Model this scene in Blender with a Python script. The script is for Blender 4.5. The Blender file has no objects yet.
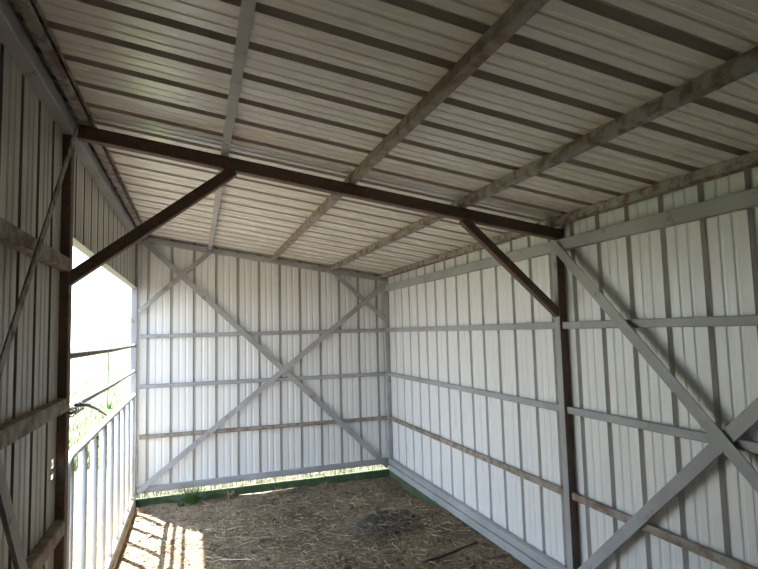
import bpy, bmesh, math, random
from mathutils import Vector, Matrix, noise
random.seed(11)
C = bpy.context.scene.collection
PI = math.pi

# ------------------------------------------------------------------ helpers
def tag(o, label=None, cat=None, group=None, kind=None):
    if label: o['label'] = label
    if cat: o['category'] = cat
    if group: o['group'] = group
    if kind: o['kind'] = kind
    return o

def link(name, bm, mats, parent=None, smooth=False):
    me = bpy.data.meshes.new(name)
    bm.normal_update()
    bm.to_mesh(me); bm.free()
    for m in (mats if isinstance(mats, (list, tuple)) else [mats]):
        me.materials.append(m)
    if smooth:
        for p in me.polygons: p.use_smooth = True
    o = bpy.data.objects.new(name, me); C.objects.link(o)
    if parent: o.parent = parent
    return o

def empty(name, loc=(0, 0, 0)):
    o = bpy.data.objects.new(name, None); C.objects.link(o)
    o.location = loc; o.empty_display_size = .1
    return o

def sweep(bm, prof, A, B, up=(0, 0, 1), closed=True, mat=0):
    """extrude the closed 2-D profile (side, up) from A to B, with end caps"""
    A = Vector(A); B = Vector(B); d = (B - A).normalized(); up = Vector(up)
    s = d.cross(up).normalized(); u = s.cross(d).normalized()
    ra = [bm.verts.new(A + s * x + u * z) for x, z in prof]
    rb = [bm.verts.new(B + s * x + u * z) for x, z in prof]
    n = len(prof)
    for i in range(n):
        f = bm.faces.new((ra[i], ra[(i + 1) % n], rb[(i + 1) % n], rb[i])); f.material_index = mat
    bm.faces.new(ra[::-1]).material_index = mat
    bm.faces.new(rb).material_index = mat

def rrect(w, h, r=.005):
    w /= 2; h /= 2; o = []
    for cx, cz, a0 in ((w - r, h - r, 0), (-w + r, h - r, 90), (-w + r, -h + r, 180), (w - r, -h + r, 270)):
        for k in range(3):
            a = math.radians(a0 + 45 * k)
            o.append((cx + r * math.cos(a), cz + r * math.sin(a)))
    return o

def hollow(bm, w, h, t, A, B, up=(0, 0, 1), r=.005):
    """square steel tube with open ends"""
    A = Vector(A); B = Vector(B); d = (B - A).normalized(); up = Vector(up)
    s = d.cross(up).normalized(); u = s.cross(d).normalized()
    rings = []
    for P, pr in ((A, rrect(w, h, r)), (B, rrect(w, h, r)), (B, rrect(w - 2 * t, h - 2 * t, r * .6)), (A, rrect(w - 2 * t, h - 2 * t, r * .6))):
        rings.append([bm.verts.new(P + s * x + u * z) for x, z in pr])
    n = len(rings[0])
    for k in range(4):
        a = rings[k]; b = rings[(k + 1) % 4]
        for i in range(n):
            bm.faces.new((a[i], a[(i + 1) % n], b[(i + 1) % n], b[i]))

def fix(bm):
    bmesh.ops.recalc_face_normals(bm, faces=bm.faces[:])
    return bm

def tubebar(name, A, B, w, h, m, up=(0, 0, 1), parent=None):
    bm = bmesh.new(); hollow(bm, w, h, .004, A, B, up)
    return link(name, fix(bm), m, parent)

def angle(w, h, t=.005):
    """angle iron: a flat leg of width h facing -s, and a return leg of width w along its lower edge"""
    return [(-w / 2, -h / 2), (w / 2, -h / 2), (w / 2, -h / 2 + t), (-w / 2 + t, -h / 2 + t), (-w / 2 + t, h / 2), (-w / 2, h / 2)]

def anglebar(name, A, B, w, h, m, up, flip=False):
    bm = bmesh.new(); pr = angle(w, h)
    if flip: pr = [(-x, z) for x, z in pr]
    sweep(bm, pr, A, B, up)
    return link(name, fix(bm), m)

def pipe(bm, pts, r, n=10, caps=True):
    pts = [Vector(p) for p in pts]; prev = None; rings = []
    for i, p in enumerate(pts):
        d = (pts[min(i + 1, len(pts) - 1)] - pts[max(i - 1, 0)]).normalized()
        if prev is None:
            s = d.cross(Vector((0, 0, 1)))
            if s.length < .1: s = d.cross(Vector((1, 0, 0)))
        else:
            s = prev - d * prev.dot(d)
        s.normalize(); prev = s; u = s.cross(d)
        rr = r[i] if isinstance(r, (list, tuple)) else r
        rings.append([bm.verts.new(p + s * rr * math.cos(2 * PI * k / n) + u * rr * math.sin(2 * PI * k / n)) for k in range(n)])
    for a, b in zip(rings, rings[1:]):
        for k in range(n):
            bm.faces.new((a[k], a[(k + 1) % n], b[(k + 1) % n], b[k]))
    if caps:
        bm.faces.new(rings[0][::-1]); bm.faces.new(rings[-1])

# ------------------------------------------------------------------ materials
def nmat(name):
    m = bpy.data.materials.new(name); m.use_nodes = True
    nt = m.node_tree; b = nt.nodes['Principled BSDF']
    return m, nt, b

def N(nt, t, **kw):
    n = nt.nodes.new(t)
    for k, v in kw.items():
        if k in n.inputs: n.inputs[k].default_value = v
        else: setattr(n, k, v)
    return n

def ramp(nt, fac, stops):
    r = nt.nodes.new('ShaderNodeValToRGB'); e = r.color_ramp.elements
    while len(e) < len(stops): e.new(.5)
    for el, (p, c) in zip(e, stops):
        el.position = p; el.color = (*c, 1) if len(c) == 3 else c
    nt.links.new(fac, r.inputs[0])
    return r

def coords(nt, scale=(1, 1, 1)):
    tc = nt.nodes.new('ShaderNodeTexCoord'); mp = N(nt, 'ShaderNodeMapping')
    mp.inputs['Scale'].default_value = scale
    nt.links.new(tc.outputs['Object'], mp.inputs[0])
    return mp.outputs[0]

def noise_n(nt, vec, scale, detail=4, rough=.55):
    n = N(nt, 'ShaderNodeTexNoise', Scale=scale, Detail=detail, Roughness=rough)
    nt.links.new(vec, n.inputs['Vector'])
    return n.outputs['Fac']

def mix(nt, fac, a, b, mode='MIX'):
    m = nt.nodes.new('ShaderNodeMix'); m.data_type = 'RGBA'; m.blend_type = mode
    for sock, v in ((m.inputs[0], fac), (m.inputs[6], a), (m.inputs[7], b)):
        if isinstance(v, (int, float)): sock.default_value = v
        elif isinstance(v, tuple): sock.default_value = (*v, 1)
        else: nt.links.new(v, sock)
    return m.outputs[2]

def panel_mat(name, base, dirt, stretch, rough=.32, dirt_amt=.5, wav=.25):
    """painted sheet metal: streaky grime, specks and the gentle oil-canning of thin sheet"""
    m, nt, b = nmat(name)
    v = coords(nt, stretch)
    st = ramp(nt, noise_n(nt, v, 3.0, 6, .6), [(.42, (0, 0, 0)), (.72, (1, 1, 1))])
    big = ramp(nt, noise_n(nt, coords(nt), 1.3, 4), [(.35, (0, 0, 0)), (.75, (1, 1, 1))])
    f = mix(nt, .5, st.outputs[0], big.outputs[0])
    f2 = N(nt, 'ShaderNodeMath', operation='MULTIPLY'); nt.links.new(f, f2.inputs[0]); f2.inputs[1].default_value = dirt_amt
    col = mix(nt, f2.outputs[0], base, dirt)
    sp = ramp(nt, noise_n(nt, coords(nt), 42, 2, .5), [(.75, (0, 0, 0)), (.79, (1, 1, 1))])
    sp2 = N(nt, 'ShaderNodeMath', operation='MULTIPLY'); nt.links.new(sp.outputs[0], sp2.inputs[0]); sp2.inputs[1].default_value = .45
    col = mix(nt, sp2.outputs[0], col, (.16, .12, .09))
    nt.links.new(col, b.inputs['Base Color'])
    rr = ramp(nt, noise_n(nt, v, 5, 3), [(.3, (rough - .06,) * 3), (.7, (rough + .12,) * 3)])
    nt.links.new(rr.outputs[0], b.inputs['Roughness'])
    bp = N(nt, 'ShaderNodeBump', Strength=wav, Distance=.02)
    nt.links.new(noise_n(nt, v, 2.2, 2), bp.inputs['Height'])
    nt.links.new(bp.outputs[0], b.inputs['Normal'])
    return m

def steel_mat(name, paint, rust, lo, hi, rough=.55, metal=0.0, scale=9, rust2=None):
    m, nt, b = nmat(name)
    v = coords(nt)
    n1 = noise_n(nt, v, scale, 8, .68)
    msk = ramp(nt, n1, [(lo, (0, 0, 0)), (hi, (1, 1, 1))])
    n2 = noise_n(nt, v, scale * 4, 5, .6)
    rc = ramp(nt, n2, [(.3, rust), (.7, rust2 or tuple(min(1, c * 1.7) for c in rust))])
    n3 = noise_n(nt, v, 3.1, 4)
    pc = ramp(nt, n3, [(.3, tuple(c * .8 for c in paint)), (.7, tuple(min(1, c * 1.12) for c in paint))])
    nt.links.new(mix(nt, msk.outputs[0], pc.outputs[0], rc.outputs[0]), b.inputs['Base Color'])
    b.inputs['Metallic'].default_value = metal
    rr = ramp(nt, msk.outputs[0], [(0, (rough,) * 3), (1, (.85,) * 3)])
    nt.links.new(rr.outputs[0], b.inputs['Roughness'])
    bp = N(nt, 'ShaderNodeBump', Strength=.25, Distance=.004)
    nt.links.new(n2, bp.inputs['Height']); nt.links.new(bp.outputs[0], b.inputs['Normal'])
    return m

def flat_mat(name, c0, c1, scale, rough=.85, bump=.3):
    m, nt, b = nmat(name); v = coords(nt)
    n1 = noise_n(nt, v, scale, 6, .6)
    nt.links.new(ramp(nt, n1, [(.3, c0), (.7, c1)]).outputs[0], b.inputs['Base Color'])
    b.inputs['Roughness'].default_value = rough
    if bump:
        bp = N(nt, 'ShaderNodeBump', Strength=bump, Distance=.01)
        nt.links.new(n1, bp.inputs['Height']); nt.links.new(bp.outputs[0], b.inputs['Normal'])
    return m

M = {}
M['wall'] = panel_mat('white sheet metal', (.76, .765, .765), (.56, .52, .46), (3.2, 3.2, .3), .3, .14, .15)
M['wallgroove'] = panel_mat('grime and shade rib metal', (.46, .45, .435), (.34, .31, .27), (6, 6, .5), .5, .6, .1)  # ribs darker than the sheet: recess shade painted in, plus grime
M['rightgroove'] = panel_mat('shaded rib metal', (.66, .655, .645), (.48, .45, .41), (6, 6, .5), .4, .4, .1)  # a little darker than the wall sheet, rib shade in the colour
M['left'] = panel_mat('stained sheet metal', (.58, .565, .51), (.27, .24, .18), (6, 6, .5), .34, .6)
M['leftgroove'] = panel_mat('stain and shade rib metal', (.20, .19, .165), (.12, .11, .09), (6, 6, .5), .5, .6, .1)  # recess shade mixed into the colour on top of the staining
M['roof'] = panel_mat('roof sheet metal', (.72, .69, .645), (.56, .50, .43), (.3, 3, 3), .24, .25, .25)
M['roofgroove'] = panel_mat('roof rib metal', (.50, .465, .42), (.36, .32, .27), (.45, 6, 6), .5, .5, .1)  # roof ribs toned down with painted recess shade and dirt
M['grey'] = steel_mat('grey primed steel', (.36, .36, .365), (.16, .085, .045), .60, .72)
M['greyrust'] = steel_mat('grey steel with rust patches', (.30, .285, .27), (.11, .062, .036), .46, .60, scale=17, rust2=(.20, .125, .08))
M['tan'] = steel_mat('weathered tan steel', (.30, .27, .235), (.12, .07, .04), .44, .62, scale=17, rust2=(.25, .165, .10))
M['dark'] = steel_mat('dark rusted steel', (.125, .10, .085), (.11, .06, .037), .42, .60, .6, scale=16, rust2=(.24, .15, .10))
M['white_pipe'] = steel_mat('white painted pipe', (.62, .635, .65), (.3, .27, .25), .66, .72, .35)
M['wire'] = steel_mat('dull wire', (.20, .19, .18), (.13, .08, .05), .5, .65, .45, .6)
M['green'] = flat_mat('green painted timber', (.03, .055, .022), (.07, .115, .05), 14)
M['skid'] = flat_mat('weathered skid timber', (.20, .15, .09), (.34, .28, .19), 12)
M['weed'] = flat_mat('weed leaf', (.05, .13, .03), (.13, .25, .07), 30, .6, 0)
M['dryweed'] = flat_mat('dry stalk', (.30, .23, .12), (.45, .36, .2), 30, .8, 0)
M['stick'] = flat_mat('dark damp stick', (.025, .02, .015), (.06, .045, .035), 40)

def straw_mat(name, stops):
    m, nt, b = nmat(name)
    g = nt.nodes.new('ShaderNodeNewGeometry')
    nt.links.new(ramp(nt, g.outputs['Random Per Island'], stops).outputs[0], b.inputs['Base Color'])
    b.inputs['Roughness'].default_value = .75
    return m
M['straw'] = straw_mat('straw', [(0, (.09, .065, .035)), (.4, (.24, .175, .09)), (.8, (.44, .34, .19)), (1, (.70, .58, .37))])
M['hay'] = straw_mat('old hay', [(0, (.07, .054, .04)), (.6, (.21, .165, .115)), (1, (.42, .35, .25))])
M['palestraw'] = flat_mat('pale straw', (.62, .52, .33), (.75, .66, .46), 20, .6, 0)
M['grassblade'] = straw_mat('field grass', [(0, (.035, .07, .012)), (.6, (.08, .125, .028)), (1, (.17, .16, .075))])

def dirt_mat():
    m, nt, b = nmat('manure dirt'); v = coords(nt)
    n1 = noise_n(nt, v, 3.2, 8, .62); n2 = noise_n(nt, v, 34, 8, .7)
    c1 = ramp(nt, n2, [(.28, (.06, .043, .027)), (.5, (.185, .135, .085)), (.72, (.38, .295, .195))])
    c2 = ramp(nt, n1, [(.36, (.62, .60, .58)), (.68, (1.25, 1.2, 1.12))])
    sep = nt.nodes.new('ShaderNodeSeparateXYZ'); nt.links.new(v, sep.inputs[0])
    dx = N(nt, 'ShaderNodeMapRange'); dx.inputs[1].default_value = .5; dx.inputs[2].default_value = 1.3
    dx.inputs[3].default_value = 1; dx.inputs[4].default_value = 0
    nt.links.new(sep.outputs[0], dx.inputs[0])           # paler dirt toward the gate, painted in to brighten the sun patch
    sun_boost = mix(nt, dx.outputs[0], (1.0, 1.0, 1.0), (1.55, 1.55, 1.5))
    col = mix(nt, 1.0, mix(nt, 1.0, c1.outputs[0], c2.outputs[0], 'MULTIPLY'), sun_boost, 'MULTIPLY')
    nt.links.new(col, b.inputs['Base Color'])
    b.inputs['Roughness'].default_value = .95
    bp = N(nt, 'ShaderNodeBump', Strength=1.0, Distance=.03)
    nt.links.new(n2, bp.inputs['Height']); nt.links.new(bp.outputs[0], b.inputs['Normal'])
    return m
M['dirt'] = dirt_mat()

def field_mat():
    m, nt, b = nmat('sunny pasture'); v = coords(nt)
    n1 = noise_n(nt, v, .55, 6, .6); n2 = noise_n(nt, v, 9, 6, .65)
    g = ramp(nt, n2, [(.3, (.045, .075, .018)), (.55, (.085, .12, .035)), (.75, (.15, .155, .08))])
    s = ramp(nt, n2, [(.32, (.018, .012, .007)), (.5, (.068, .05, .032)), (.68, (.14, .112, .075))])
    k = ramp(nt, n1, [(.42, (0, 0, 0)), (.62, (1, 1, 1))])
    sep = nt.nodes.new('ShaderNodeSeparateXYZ'); nt.links.new(v, sep.inputs[0])
    near = N(nt, 'ShaderNodeMapRange'); near.inputs[1].default_value = .6; near.inputs[2].default_value = 3.5
    nt.links.new(sep.outputs[1], near.inputs[0])     # trodden strip along the shed, pasture beyond
    ff = N(nt, 'ShaderNodeMath', operation='MULTIPLY_ADD'); nt.links.new(k.outputs[0], ff.inputs[0]); ff.inputs[1].default_value = .35
    nt.links.new(near.outputs[0], ff.inputs[2]); ff.use_clamp = True
    nt.links.new(mix(nt, ff.outputs[0], s.outputs[0], g.outputs[0]), b.inputs['Base Color'])
    b.inputs['Roughness'].default_value = .95
    return m
M['field'] = field_mat()

# ------------------------------------------------------------------ dimensions (metres): x right, y away, z up; back wall y = 0
W = 2.479; FY = -3.009; YF = -8.1; SL = .1556; H0 = 2.546
def RF(x): return H0 - SL * x                       # underside of the purlins
PITCH = .2075

# ------------------------------------------------------------------ sheet metal panels
def rib_profile(t0, t1, phase, hw=.0165, tw=.010, dp_=.018, md=.0035):
    """list of (t, depth, groove?) along the sheet: deep trapezoid rib each PITCH, two low swages between"""
    o = []
    k = math.floor((t0 - phase) / PITCH) - 1
    while phase + k * PITCH < t1 + PITCH:
        c = phase + k * PITCH
        for dt, dp, g in ((-hw, 0, 1), (-tw, dp_, 1), (tw, dp_, 1), (hw, 0, 0)):
            o.append((c + dt, dp, g))
        for fr in (.36, .64):
            q = c + PITCH * fr
            for dt, dp in ((-.013, 0), (-.006, md), (.006, md), (.013, 0)):
                o.append((q + dt, dp, 0))
        k += 1
    o = [p for p in o if t0 < p[0] < t1]
    return [(t0, 0, 0)] + o + [(t1, 0, 0)]

def panel(bm, prof, fn, lo, hi, thick=.0015):
    """fn(t, h, depth) -> point; thin double skin so it is solid from both sides"""
    def row(h, e): return [bm.verts.new(fn(t, h(t) if callable(h) else h, d + e)) for t, d, g in prof]
    a0, a1 = row(lo, 0), row(hi, 0); b0, b1 = row(lo, thick), row(hi, thick)
    for i in range(len(prof) - 1):
        g = 1 if prof[i][2] else 0
        for q in ((a0[i], a0[i + 1], a1[i + 1], a1[i]), (b0[i + 1], b0[i], b1[i], b1[i + 1]), (a0[i], b0[i], b0[i + 1], a0[i + 1]), (a1[i + 1], b1[i + 1], b1[i], a1[i])):
            bm.faces.new(q).material_index = g
    for k in (0, -1):
        bm.faces.new((a0[k], a1[k], b1[k], b0[k]))

PO = .021    # sheets sit this far outside the frame lines
# back wall
bm = bmesh.new()
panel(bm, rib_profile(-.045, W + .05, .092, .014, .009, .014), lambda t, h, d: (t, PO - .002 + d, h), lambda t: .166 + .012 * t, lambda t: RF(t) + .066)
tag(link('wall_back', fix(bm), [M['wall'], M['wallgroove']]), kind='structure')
# right wall
bm = bmesh.new()
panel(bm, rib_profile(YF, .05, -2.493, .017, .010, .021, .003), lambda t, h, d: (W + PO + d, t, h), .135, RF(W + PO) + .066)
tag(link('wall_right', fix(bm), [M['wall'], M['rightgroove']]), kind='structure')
# left wall: full height toward the front, a short header over the gate
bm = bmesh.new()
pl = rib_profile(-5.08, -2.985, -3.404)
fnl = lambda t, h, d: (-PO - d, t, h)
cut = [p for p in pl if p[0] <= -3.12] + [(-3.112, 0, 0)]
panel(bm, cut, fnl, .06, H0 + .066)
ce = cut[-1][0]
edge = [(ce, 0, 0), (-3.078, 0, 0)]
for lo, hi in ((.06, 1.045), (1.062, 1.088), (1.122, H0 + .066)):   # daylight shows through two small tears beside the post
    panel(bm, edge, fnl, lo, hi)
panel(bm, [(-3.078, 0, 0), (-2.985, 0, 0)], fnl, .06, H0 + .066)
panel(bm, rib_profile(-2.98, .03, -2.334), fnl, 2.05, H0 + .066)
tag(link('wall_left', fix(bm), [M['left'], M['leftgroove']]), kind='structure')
# roof
bm = bmesh.new()
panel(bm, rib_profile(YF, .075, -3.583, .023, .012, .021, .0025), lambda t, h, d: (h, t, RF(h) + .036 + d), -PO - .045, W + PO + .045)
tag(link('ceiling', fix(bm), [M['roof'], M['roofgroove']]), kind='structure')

# unseen left wall and end wall behind the viewer, closed to keep light out
bm = bmesh.new()
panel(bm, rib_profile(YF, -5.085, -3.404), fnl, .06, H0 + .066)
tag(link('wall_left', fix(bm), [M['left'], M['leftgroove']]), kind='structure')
bm = bmesh.new()
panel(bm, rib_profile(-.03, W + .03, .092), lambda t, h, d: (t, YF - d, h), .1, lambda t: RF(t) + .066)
tag(link('wall_front_unseen', fix(bm), [M['wall'], M['wallgroove']]), kind='structure')

# header trim over the gate opening
bm = bmesh.new()
sweep(bm, angle(.05, .05, .004), (-.02, -2.98, 2.072), (-.02, -.03, 2.072))
tag(link('trim_1', fix(bm), M['grey']), kind='structure')

# ------------------------------------------------------------------ ground
def gz(x, y):
    z = .05 + .018 * noise.noise((x * 1.3, y * 1.3, 0)) + .010 * noise.noise((x * 4, y * 4, 3)) + .006 * noise.noise((x * 11, y * 11, 7))
    z += .085 * max(0, min(1, (x - 1.7) / .75)) ** 1.5 * max(0, min(1, (-y - .75) / .6))     # litter banked on the right side
    z += .02 * max(0, min(1, (x - 1.2) / 1.2)) * max(0, 1 + y / .8)
    z += .055 * math.exp(-(((x - 1.95) / .28) ** 2 + ((y + 1.42) / .22) ** 2))
    return z
bm = bmesh.new()
nx, ny = 110, 340; x0, x1, y0, y1 = -.028, W + .022, YF - .1, .01
gv = [[bm.verts.new((x0 + (x1 - x0) * i / nx, y0 + (y1 - y0) * j / ny, gz(x0 + (x1 - x0) * i / nx, y0 + (y1 - y0) * j / ny))) for i in range(nx + 1)] for j in range(ny + 1)]
for j in range(ny):
    for i in range(nx):
        bm.faces.new((gv[j][i], gv[j][i + 1], gv[j + 1][i + 1], gv[j + 1][i]))
tag(link('floor', bm, M['dirt'], smooth=True), kind='structure')

bm = bmesh.new()
S = 90; st = 18
fv = [[bm.verts.new((-S + 2 * S * i / 60, -S + 2 * S * j / 60, 0)) for i in range(61)] for j in range(61)]
for j in range(60):
    for i in range(60):
        bm.faces.new((fv[j][i], fv[j][i + 1], fv[j + 1][i + 1], fv[j + 1][i]))
tag(link('ground', bm, M['field']), kind='structure')

# ------------------------------------------------------------------ steel frame
def thing(o, label, cat, group=None): return tag(o, label, cat, group)

xb = .0
# posts (square tube)
t = 'square steel post'
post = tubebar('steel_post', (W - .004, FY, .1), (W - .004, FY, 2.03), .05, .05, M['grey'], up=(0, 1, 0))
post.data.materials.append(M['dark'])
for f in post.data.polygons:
    if f.normal.y < -.6: f.material_index = 1          # the face toward the viewer uses the darker steel
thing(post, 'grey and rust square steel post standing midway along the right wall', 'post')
thing(tubebar('steel_post', (-.009, FY, .03), (-.009, FY, 2.475), .048, .06, M['dark'], up=(0, 1, 0)), 'dark square steel post on the left between the wall sheets and the gate', 'post')
thing(tubebar('steel_post', (-.026, -.03, .05), (-.026, -.03, 2.475), .055, .05, M['grey'], up=(0, 1, 0)), 'grey steel corner post where the gate opening meets the back wall', 'post')
thing(tubebar('steel_post', (W - .004, -.012, .13), (W - .004, -.012, 2.03), .045, .04, M['grey'], up=(0, 1, 0)), 'grey steel corner post where the back wall meets the right wall', 'post')

# cross beam and knee braces at the middle frame
zc = -.043
thing(tubebar('roof_beam', (.035, FY, RF(.035) + zc), (W + .02, FY, RF(W + .02) + zc), .055, .06, M['dark']), 'dark rusty steel beam crossing under the roof from wall to wall', 'beam')
thing(tubebar('knee_brace', (-.004, FY, 1.842), (.69, FY, RF(.69) + zc - .028), .05, .05, M['dark'], up=(0, 1, 0)), 'dark steel knee brace slanting from left post up to roof beam', 'brace')
thing(tubebar('knee_brace', (W - .02, FY, 1.665), (1.885, FY, RF(1.885) + zc - .028), .045, .045, M['dark'], up=(0, 1, 0)), 'dark steel knee brace slanting from right wall post up to roof beam', 'brace')

# purlins under the roof sheets, each one run
def purlin(x, m, label, w=.036, h=.044):
    bm = bmesh.new()
    # C section, open side to the right
    t_ = .004; lip = .012
    pr = [(-w / 2, -h / 2), (w / 2, -h / 2), (w / 2, -h / 2 + lip), (w / 2 - t_, -h / 2 + lip), (w / 2 - t_, -h / 2 + t_), (-w / 2 + t_, -h / 2 + t_),
          (-w / 2 + t_, h / 2 - t_), (w / 2 - t_, h / 2 - t_), (w / 2 - t_, h / 2 - lip), (w / 2, h / 2 - lip), (w / 2, h / 2), (-w / 2, h / 2)]
    sweep(bm, pr, (x, YF + .01, RF(x) + .009), (x, -.02, RF(x) + .009), up=(SL, 0, 1))
    thing(link('roof_purlin', fix(bm), m), label, 'purlin')
purlin(.070, M['greyrust'], 'dull steel purlin under the roof edge, beside the left eave rail')
purlin(.652, M['grey'], 'greyish steel purlin under the roof, crossing the roof beam above the left knee brace')
purlin(1.268, M['tan'], 'rust-streaked tan steel purlin running under the middle of the roof')
purlin(1.878, M['greyrust'], 'rusty grey steel purlin meeting the roof beam above the right knee brace')
purlin(2.432, M['greyrust'], 'brownish steel purlin under the roof edge just above the right wall top rail')

# eave rails on the side walls
thing(tubebar('eave_rail', (.0, YF, 2.508), (.0, -.0, 2.508), .055, .062, M['grey']), 'thick grey steel rail along the top of the left wall', 'rail')
thing(tubebar('top_rail', (W - .004, YF, 2.05), (W - .004, -.035, 2.05), .05, .064, M['grey']), 'wide grey steel rail along the top of the right wall', 'rail')
# back wall top rail follows the roof slope
thing(anglebar('top_rail', (.0, -.01, RF(0) - .018), (W, -.01, RF(W) - .018), .04, .045, M['grey'], (0, 0, 1), flip=True), 'sloping grey steel rail along the top of the back wall', 'rail')
# bottom rails
thing(tubebar('bottom_rail', (.0, -.003, .193), (W - .03, -.003, .226), .03, .055, M['grey']), 'grey steel rail along the bottom edge of the back wall, above a sunny gap', 'rail')
thing(tubebar('bottom_rail', (W - .012, YF, .229), (W - .012, -.035, .229), .045, .05, M['grey']), 'grey steel rail along the bottom of the right wall', 'rail')
bm = bmesh.new(); sweep(bm, rrect(.03, .058, .003), (W - .018, YF, .167), (W - .018, -.035, .167))
thing(link('base_plate', fix(bm), M['grey']), 'flat grey steel strip just below the bottom rail of the right wall', 'steel strip')

# girts
G = (1.6, 1.134, .672)
nm = ('upper', 'middle', 'lower')
mats = (M['grey'], M['greyrust'], M['greyrust'])
for z, n_, m in zip(G, nm, (M['grey'], M['grey'], M['tan'])):
    thing(tubebar('wall_girt', (.025, -.003, z), (W - .025, -.003, z), .03, .036, m),
          {'upper': 'grey steel girt across the back wall, highest of its three',
           'middle': 'grey steel girt across the back wall, middle of its three',
           'lower': 'rust-stained steel girt across the back wall, lowest of its three'}[n_], 'girt')
for z, n_, m in zip(G, nm, (M['grey'], M['grey'], M['tan'])):
    thing(tubebar('wall_girt', (W - .002, FY + .026, z), (W - .002, -.034, z), .024, .04, m),
          f'{"tan weathered" if n_ == "lower" else "grey"} steel girt on the right wall between corner and mid post, {n_} one', 'girt')
    thing(tubebar('wall_girt', (W - .002, YF, z), (W - .002, FY - .026, z), .024, .04, m),
          f'{"tan weathered" if n_ == "lower" else "grey"} steel girt on the right wall behind the large X brace, {n_} one', 'girt')
for z, n_, m in zip((1.909, 1.328, .84), nm, (M['tan'], M['tan'], M['tan'])):
    bm = bmesh.new(); hollow(bm, .04, .055, .004, (0, YF, z), (0, FY - .03, z)) 
    thing(link('wall_girt', fix(bm), m), f'tan weathered steel girt on the shadowed left wall, {n_} one', 'girt')

# diagonal braces: back wall
yb = -.028
def bk(name, a, b, label, w=.05):
    thing(anglebar(name, (a[0], yb, a[1]), (b[0], yb, b[1]),   .016, w, M['grey'], (0, 0, 1), True), label, 'brace')
bk('diagonal_brace', (.055, 2.50), (2.435, .175), 'long grey steel brace on the back wall falling from top left to bottom right')
yb = -.046
bk('diagonal_brace', (.02, .19), (2.455, 2.085), 'long grey steel brace on the back wall rising from bottom left to top right')
yb = -.0455
bk('corner_brace', (.01, 1.83), (.65, 2.405), 'short grey steel brace in the upper left corner of the back wall', .042)
yb = -.028
bk('corner_brace', (1.885, 2.225), (2.455, 1.71), 'short grey steel brace in the upper right corner of the back wall', .042)
# right wall X
def sd(name, x, a, b, label, m, w=.056, flip=True):
    thing(anglebar(name, (x, a[0], a[1]), (x, b[0], b[1]), .012, w, m, (0, 0, 1), flip), label, 'brace')
sd('diagonal_brace', W - .034, (-3.04, 2.045), (-5.0, .208), 'grey steel brace on the right wall falling from mid post top toward the front', M['grey'])
sd('diagonal_brace', W - .021, (-3.05, .25), (-5.0, 2.078), 'grey steel brace on the right wall rising from mid post foot toward the front', M['grey'])
# left wall X
sd('diagonal_brace', .04, (-3.09, 2.49), (-5.06, .36), 'thin rusty grey brace on the left wall, falling from the post top', M['greyrust'], .034, False)
sd('diagonal_brace', .062, (-3.28, .22), (-4.85, 2.40), 'grey steel brace on the left wall rising from near the post foot', M['grey'], .05, False)

# timber skids
def timber(name, A, B, w, h, m, label):
    bm = bmesh.new(); A = Vector(A); B = Vector(B); d = B - A; n = 24
    s = Vector((-d.y, d.x, 0)).normalized(); rings = []
    for k in range(n + 1):
        p = A + d * k / n; j = lambda a: .003 * noise.noise((p.x * 5 + a, p.y * 5, a * 3.1))
        rings.append([bm.verts.new(p + s * (x + j(i)) + Vector((0, 0, z + j(i + 9)))) for i, (x, z) in enumerate(rrect(w, h, .008))])
    for a, b in zip(rings, rings[1:]):
        for i in range(len(a)): bm.faces.new((a[i], a[(i + 1) % len(a)], b[(i + 1) % len(a)], b[i]))
    bm.faces.new(rings[0][::-1]); bm.faces.new(rings[-1])
    thing(link(name, fix(bm), m), label, 'skid beam')
timber('wooden_skid', (-.03, .0, .082), (W - .03, .0, .107), .05, .07, M['green'], 'dark green timber skid lying under the back wall')
timber('wooden_skid', (W - .005, .0, .092), (W - .005, YF, .092), .05, .085, M['green'], 'green painted timber skid under the right wall, half buried in litter')
timber('wooden_skid', (-.014, -.06, .072), (-.014, FY + .05, .072), .042, .075, M['skid'], 'weathered brown timber skid on the ground along the gate')

# ------------------------------------------------------------------ gate
g = empty('stock_gate', (-.018, -1.6, .1))
tag(g, 'white pipe gate with upright bars across the opening on the left', 'gate')
def gp(name, pts, r, m, n=12):
    bm = bmesh.new(); pipe(bm, [Vector(p) - Vector((0, -1.6, .1)) for p in pts], r, n)
    return link(name, fix(bm), m, g, True)
top = [(0, -2.875, .14)] + [(0, -2.875, z) for z in (.5, .9, .99)]
for k in range(1, 8):
    a = PI - PI / 2 * k / 7
    top.append((0, -2.795 + .08 * math.cos(a), .99 + .08 * math.sin(a)))
top += [(0, -2.4, 1.07), (0, -1.2, 1.07), (0, -.30, 1.07), (0, -.10, 1.07)]
gp('top_rail', top, .021, M['white_pipe'])
gp('bottom_rail', [(0, -2.86, .155), (0, -1.5, .155), (0, -.06, .155)], .019, M['white_pipe'])
for k in range(9):
    y = -2.79 + .3235 * k
    gp('upright_bar', [(0, y, .15), (0, y, .6), (0, y, 1.06)], .0195, M['white_pipe'])
def rail(z, label):
    bm = bmesh.new(); pipe(bm, [(-.018, FY + .03, z + .004), (-.018, -1.5, z - .004), (-.018, -.056, z)], .0155, 12)
    thing(link('pipe_rail', fix(bm), M['greyrust' if z > 1.4 else 'grey'], None, True), label, 'rail')
rail(1.52, 'upper grey pipe rail crossing the opening high above the gate')
rail(1.285, 'lower grey pipe rail crossing the opening just above the gate')

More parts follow.
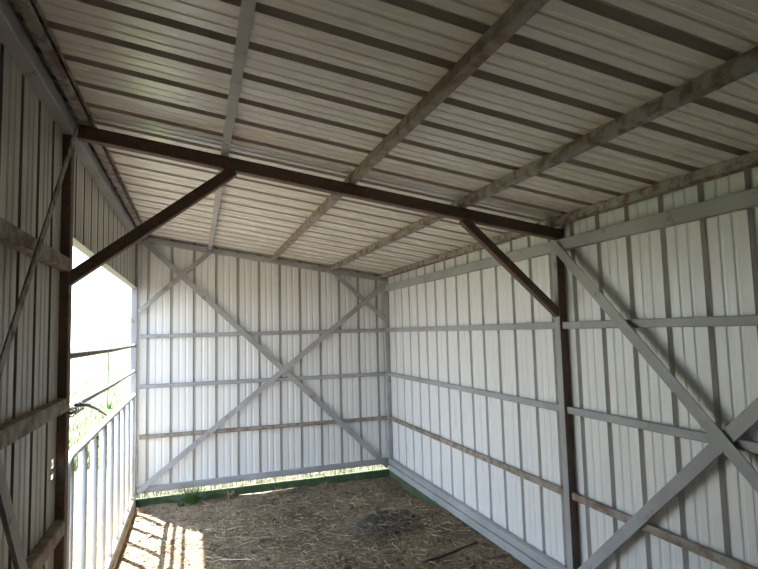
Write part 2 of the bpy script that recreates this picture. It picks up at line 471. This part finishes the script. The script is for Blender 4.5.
# wire latch on the left post
L = empty('wire_latch', (.035, -3.03, 1.30)); tag(L, 'twisted wire and rod latch on the dark left post above the gate', 'latch')
def lp(name, pts, r):
    bm = bmesh.new(); pipe(bm, [Vector(p) - Vector((.035, -3.03, 1.30)) for p in pts], r, 8); link(name, fix(bm), M['wire'], L, True)
coil = []
for k in range(60):
    a = k / 60 * 2 * PI * 5
    coil.append((.0 + .024 * math.cos(a), -2.955 + .28 * k / 60, 1.283 + .022 * math.sin(a)))
lp('wire_coil', coil, .0035)
loop = []
for k in range(26):
    a = k / 25 * 2 * PI
    loop.append((.043 * math.cos(a) * 1.0, FY + .043 * math.sin(a), 1.30 + .008 * math.sin(2 * a)))
lp('wire_loop', loop, .005)
lp('rod_handle', [(.03, -2.95, 1.315), (.033, -2.7, 1.285), (.036, -2.45, 1.235), (.04, -2.16, 1.165)], [.009, .009, .008, .006])

# ------------------------------------------------------------------ floor litter
def blade(bm, p, d, ln, w, lift=0, bend=0, nrm=Vector((0, 0, 1))):
    """a thin three-sided stalk, bent once"""
    d = d.normalized(); s = d.cross(nrm)
    if s.length < .1: s = d.cross(Vector((1, 0, 0)))
    s.normalize(); u = s.cross(d)
    pts = [p, p + d * ln * .5 + u * bend, p + d * ln]
    rows = []
    for q, ww in zip(pts, (w, w, w * .6)):
        rows.append([bm.verts.new(q + s * ww), bm.verts.new(q + u * ww), bm.verts.new(q - s * ww)])
    for a, b in zip(rows, rows[1:]):
        for i in range(3): bm.faces.new((a[i], a[(i + 1) % 3], b[(i + 1) % 3], b[i]))

rnd = random.Random(5)
bm = bmesh.new()
cnt = 0
while cnt < 9000:
    x = rnd.uniform(.02, W - .03); y = rnd.uniform(-3.6, -.05)
    dens = .25 + .75 * max(0, min(1, (-y - .35) / .8))
    dens *= .45 + .9 * max(0, noise.noise((x * 1.6, y * 1.6, 20)) + .4)
    if rnd.random() > dens: continue
    a = rnd.uniform(0, 2 * PI); ln = rnd.choice((.03, .05, .07, .1)) * rnd.uniform(.6, 1.4)
    d = Vector((math.cos(a), math.sin(a), rnd.uniform(-.1, .22)))
    x2 = x + d.x * ln
    if not .01 < x2 < W - .04: continue
    blade(bm, Vector((x, y, gz(x, y) + .002)), d, ln, rnd.uniform(.0010, .0026), bend=rnd.uniform(-.004, .006)); cnt += 1
tag(link('straw_litter', bm, M['straw']), 'loose straw and hay scattered over the dirt floor', 'straw', kind='stuff')

# clods of dry dung and dirt
bm = bmesh.new()
for _ in range(900):
    x = rnd.uniform(.03, W - .06); y = rnd.uniform(-3.2, -.1); r = rnd.uniform(.006, .02) * (1.3 if rnd.random() < .1 else 1)
    mt = Matrix.Translation((x, y, gz(x, y) + r * .25)) @ Matrix.Rotation(rnd.uniform(0, 6), 4, 'Z') @ Matrix.Diagonal((r * rnd.uniform(.8, 1.5), r, r * .6, 1))
    vs = bmesh.ops.create_icosphere(bm, subdivisions=1, radius=1, matrix=mt)['verts']
    for v in vs: v.co += Vector((rnd.uniform(-1, 1), rnd.uniform(-1, 1), rnd.uniform(-1, 1))) * r * .18
tag(link('dirt_clods', bm, M['dirt']), 'small crumbs and clods strewn on the dirt floor', 'dirt', kind='stuff')

# heap of old hay on the right side
H = empty('hay_heap', (1.93, -1.42, .09)); tag(H, 'low dark heap of old matted hay on the dirt floor near the right wall', 'hay')
H0v = Vector((1.93, -1.42, .09))
bm = bmesh.new()
bmesh.ops.create_uvsphere(bm, u_segments=40, v_segments=20, radius=1)
for v in bm.verts:
    v.co = Vector((v.co.x * .25, v.co.y * .19, max(-.2, v.co.z) * .075))
    k = noise.noise(v.co * 11) * .03 + noise.noise(v.co * 30) * .014
    v.co += v.co.normalized() * k
    e = math.exp(-(((v.co.x + .0) / .09) ** 2 + ((v.co.y + .06) / .07) ** 2)); v.co.z -= .06 * e
    v.co.z += gz(H0v.x + v.co.x, H0v.y + v.co.y) - H0v.z - .014
link('matted_core', bm, M['stick'], H, True)  # dark core colour paints the shade of the heap's hollow
bm = bmesh.new()
for _ in range(1500):
    a = rnd.uniform(0, 2 * PI); q = math.sqrt(rnd.random())
    x = .30 * q * math.cos(a); y = .24 * q * math.sin(a)
    if abs(x - .0) < .08 and -.13 < y < .0 and rnd.random() < .8: continue
    z = gz(H0v.x + x, H0v.y + y) - H0v.z + .05 * max(0, 1 - q * q) * rnd.uniform(.3, 1)
    b_ = rnd.uniform(0, 2 * PI)
    blade(bm, Vector((x, y, z)), Vector((math.cos(b_), math.sin(b_), rnd.uniform(-.15, .35))), rnd.uniform(.04, .14), rnd.uniform(.0009, .002), bend=rnd.uniform(-.008, .012))
tag(link('loose_hay', bm, M['hay'], H), kind='stuff')

# a few single stalks that catch the eye, and a dark stick
def stalk(A, B, r, m, name, label, cat):
    A = Vector(A); B = Vector(B); pts = []
    for k in range(7):
        p = A.lerp(B, k / 6); p.z = max(gz(p.x, p.y), 0) + r + .004 + .006 * math.sin(k / 6 * PI)
        pts.append(p)
    bm = bmesh.new(); pipe(bm, pts, [r * (1.1 - .06 * k) for k in range(7)], 6)
    thing(link(name, fix(bm), m, None, True), label, cat)
stalk((.69, -1.555, 0), (.93, -1.665, 0), .0028, M['palestraw'], 'straw_stalk', 'long pale straw lying on the dirt just right of the sun patch', 'straw')
stalk((2.10, -1.19, 0), (2.33, -1.33, 0), .0032, M['palestraw'], 'straw_stalk', 'pale straw stalk lying behind the hay heap near the right wall', 'straw')
stalk((1.93, -2.16, 0), (2.36, -2.12, 0), .008, M['stick'], 'wooden_stick', 'dark damp stick on the litter near the foot of the right wall', 'stick')

# weeds along the back wall
def clump(name, x, y, nb, hgt, spread, m, label, cat, group=None):
    bm = bmesh.new()
    for _ in range(nb):
        a = rnd.uniform(0, 2 * PI); q = rnd.uniform(0, .25) * spread
        o = Vector((math.cos(a) * q, math.sin(a) * q * .6, -.01))
        ln = hgt * rnd.uniform(.5, 1.1); out = rnd.uniform(.15, 1.0) * spread; w = rnd.uniform(.0025, .006)
        d = Vector((math.cos(a) * out, math.sin(a) * out * .6 - .15 * out, ln))
        s = d.cross(Vector((0, 0, 1))).normalized(); rows = []
        for k in range(5):
            f = k / 4
            p = o + Vector((d.x * f ** 1.4, d.y * f ** 1.4, ln * (f - .35 * f * f * out / max(spread, .01))))
            ww = w * (1 - f) * 1.2 + .0004
            rows.append((bm.verts.new(p + s * ww), bm.verts.new(p - s * ww)))
        for r0, r1 in zip(rows, rows[1:]): bm.faces.new((r0[0], r0[1], r1[1], r1[0]))
    o = link(name, bm, m); o.location = (x, y, gz(x, y))
    thing(o, label, cat, group)
clump('weed_clump', .49, -.13, 190, .22, .25, M['weed'], 'bushy green weed clump growing at the foot of the back wall, left half', 'weed')
clump('weed_clump', .39, -.17, 30, .10, .11, M['weed'], 'small green weed sprout left of the bushy clump by the back wall', 'weed')
clump('grass_tuft', .82, -.10, 40, .14, .12, M['dryweed'], 'dry tan grass tuft by the back wall, right beside the bushy green weed', 'grass')
clump('grass_tuft', 1.28, -.13, 45, .12, .16, M['dryweed'], 'dry tan grass tuft at the middle foot of the back wall', 'grass')
clump('grass_tuft', 1.72, -.10, 30, .09, .12, M['dryweed'], 'small dry grass tuft by the back wall, nearest the right corner', 'grass')
clump('weed_clump', .08, -.20, 24, .08, .08, M['dryweed'], 'dry weed sprig in the left back corner beside the gate', 'weed')

# pasture grass outside the gate and behind the back wall
bm = bmesh.new()
def field_blade(x, y, h):
    a = rnd.uniform(0, 2 * PI); w = h * .03 + .001
    s = Vector((math.cos(a) * w, math.sin(a) * w, 0)); t_ = Vector((rnd.uniform(-.4, .4) * h, rnd.uniform(-.4, .4) * h, h))
    p = Vector((x, y, 0))
    v = [bm.verts.new(p - s), bm.verts.new(p + s), bm.verts.new(p + t_ * .6 + s * .6), bm.verts.new(p + t_), bm.verts.new(p + t_ * .6 - s * .6)]
    bm.faces.new(v)
for _ in range(5000): field_blade(rnd.uniform(-.2, W + .4), rnd.uniform(.12, 1.6), rnd.uniform(.03, .11))
for _ in range(9000):
    y = 2 + 22 * rnd.random() ** 1.5
    field_blade(-.3 - (y + 3) * rnd.uniform(0, .32), y, rnd.uniform(.05, .16))
tag(link('field_grass', bm, M['grassblade']), 'sunlit pasture grass beyond the gate and behind the back wall', 'grass', kind='stuff')
def bush(x, y, h, label):
    clump('pasture_weed', x, y, 70, h, h * .8, M['weed'], label, 'weed')
    bpy.context.scene.collection.objects[-1].location.z = 0
bush(-2.05, 14.6, .38, 'green weed in the pasture, seen between the two pipe rails')
bush(-1.33, 8.3, .26, 'green weed in the pasture, seen just under the lower pipe rail')
bm = bmesh.new(); sweep(bm, angle(.025, .025, .006), (-1.40, 8.5, -.02), (-1.40, 8.5, 1.32), up=(0, 1, 0))
thing(link('fence_stake', fix(bm), M['wire']), 'thin dark stake standing out in the pasture beyond the gate', 'stake')

# ------------------------------------------------------------------ light
sun = bpy.data.lights.new('sun', 'SUN'); sun.energy = 19.0; sun.angle = math.radians(.7); sun.color = (1, .97, .92)
so = bpy.data.objects.new('sun', sun); C.objects.link(so)
so.rotation_euler = Vector((.307, -.46, -1)).to_track_quat('-Z', 'Y').to_euler()
w = bpy.data.worlds.new('sky'); bpy.context.scene.world = w; w.use_nodes = True
nt = w.node_tree; bg = nt.nodes['Background']
tc = nt.nodes.new('ShaderNodeTexCoord'); sx = nt.nodes.new('ShaderNodeSeparateXYZ'); nt.links.new(tc.outputs['Generated'], sx.inputs[0])
r = ramp(nt, sx.outputs[2], [(0, (.88, .94, 1.0)), (.25, (.66, .82, 1.0)), (1, (.36, .56, 1.0))])
nt.links.new(r.outputs[0], bg.inputs['Color']); bg.inputs['Strength'].default_value = 2.0

# ------------------------------------------------------------------ camera
cam = bpy.data.cameras.new('camera'); co = bpy.data.objects.new('camera', cam); C.objects.link(co)
cam.sensor_width = 36; cam.lens = 552.12 / 758 * 36; cam.clip_start = .02; cam.clip_end = 500
a, b, rr = .3207, .0827, -.0267
fw = Vector((math.sin(a) * math.cos(b), math.cos(a) * math.cos(b), math.sin(b)))
ri = Vector((math.cos(a), -math.sin(a), 0)); up = ri.cross(fw)
ri2 = ri * math.cos(rr) + up * math.sin(rr); up2 = -ri * math.sin(rr) + up * math.cos(rr)
mt = Matrix((ri2, up2, -fw)).transposed().to_4x4(); mt.translation = (.5238, -5.6503, 1.6)
co.matrix_world = mt
bpy.context.scene.camera = co
vs = bpy.context.scene.view_settings
vs.view_transform = 'Standard'; vs.look = 'None'; vs.exposure = 1.35
bpy.context.scene.cycles.max_bounces = 10; bpy.context.scene.cycles.diffuse_bounces = 8
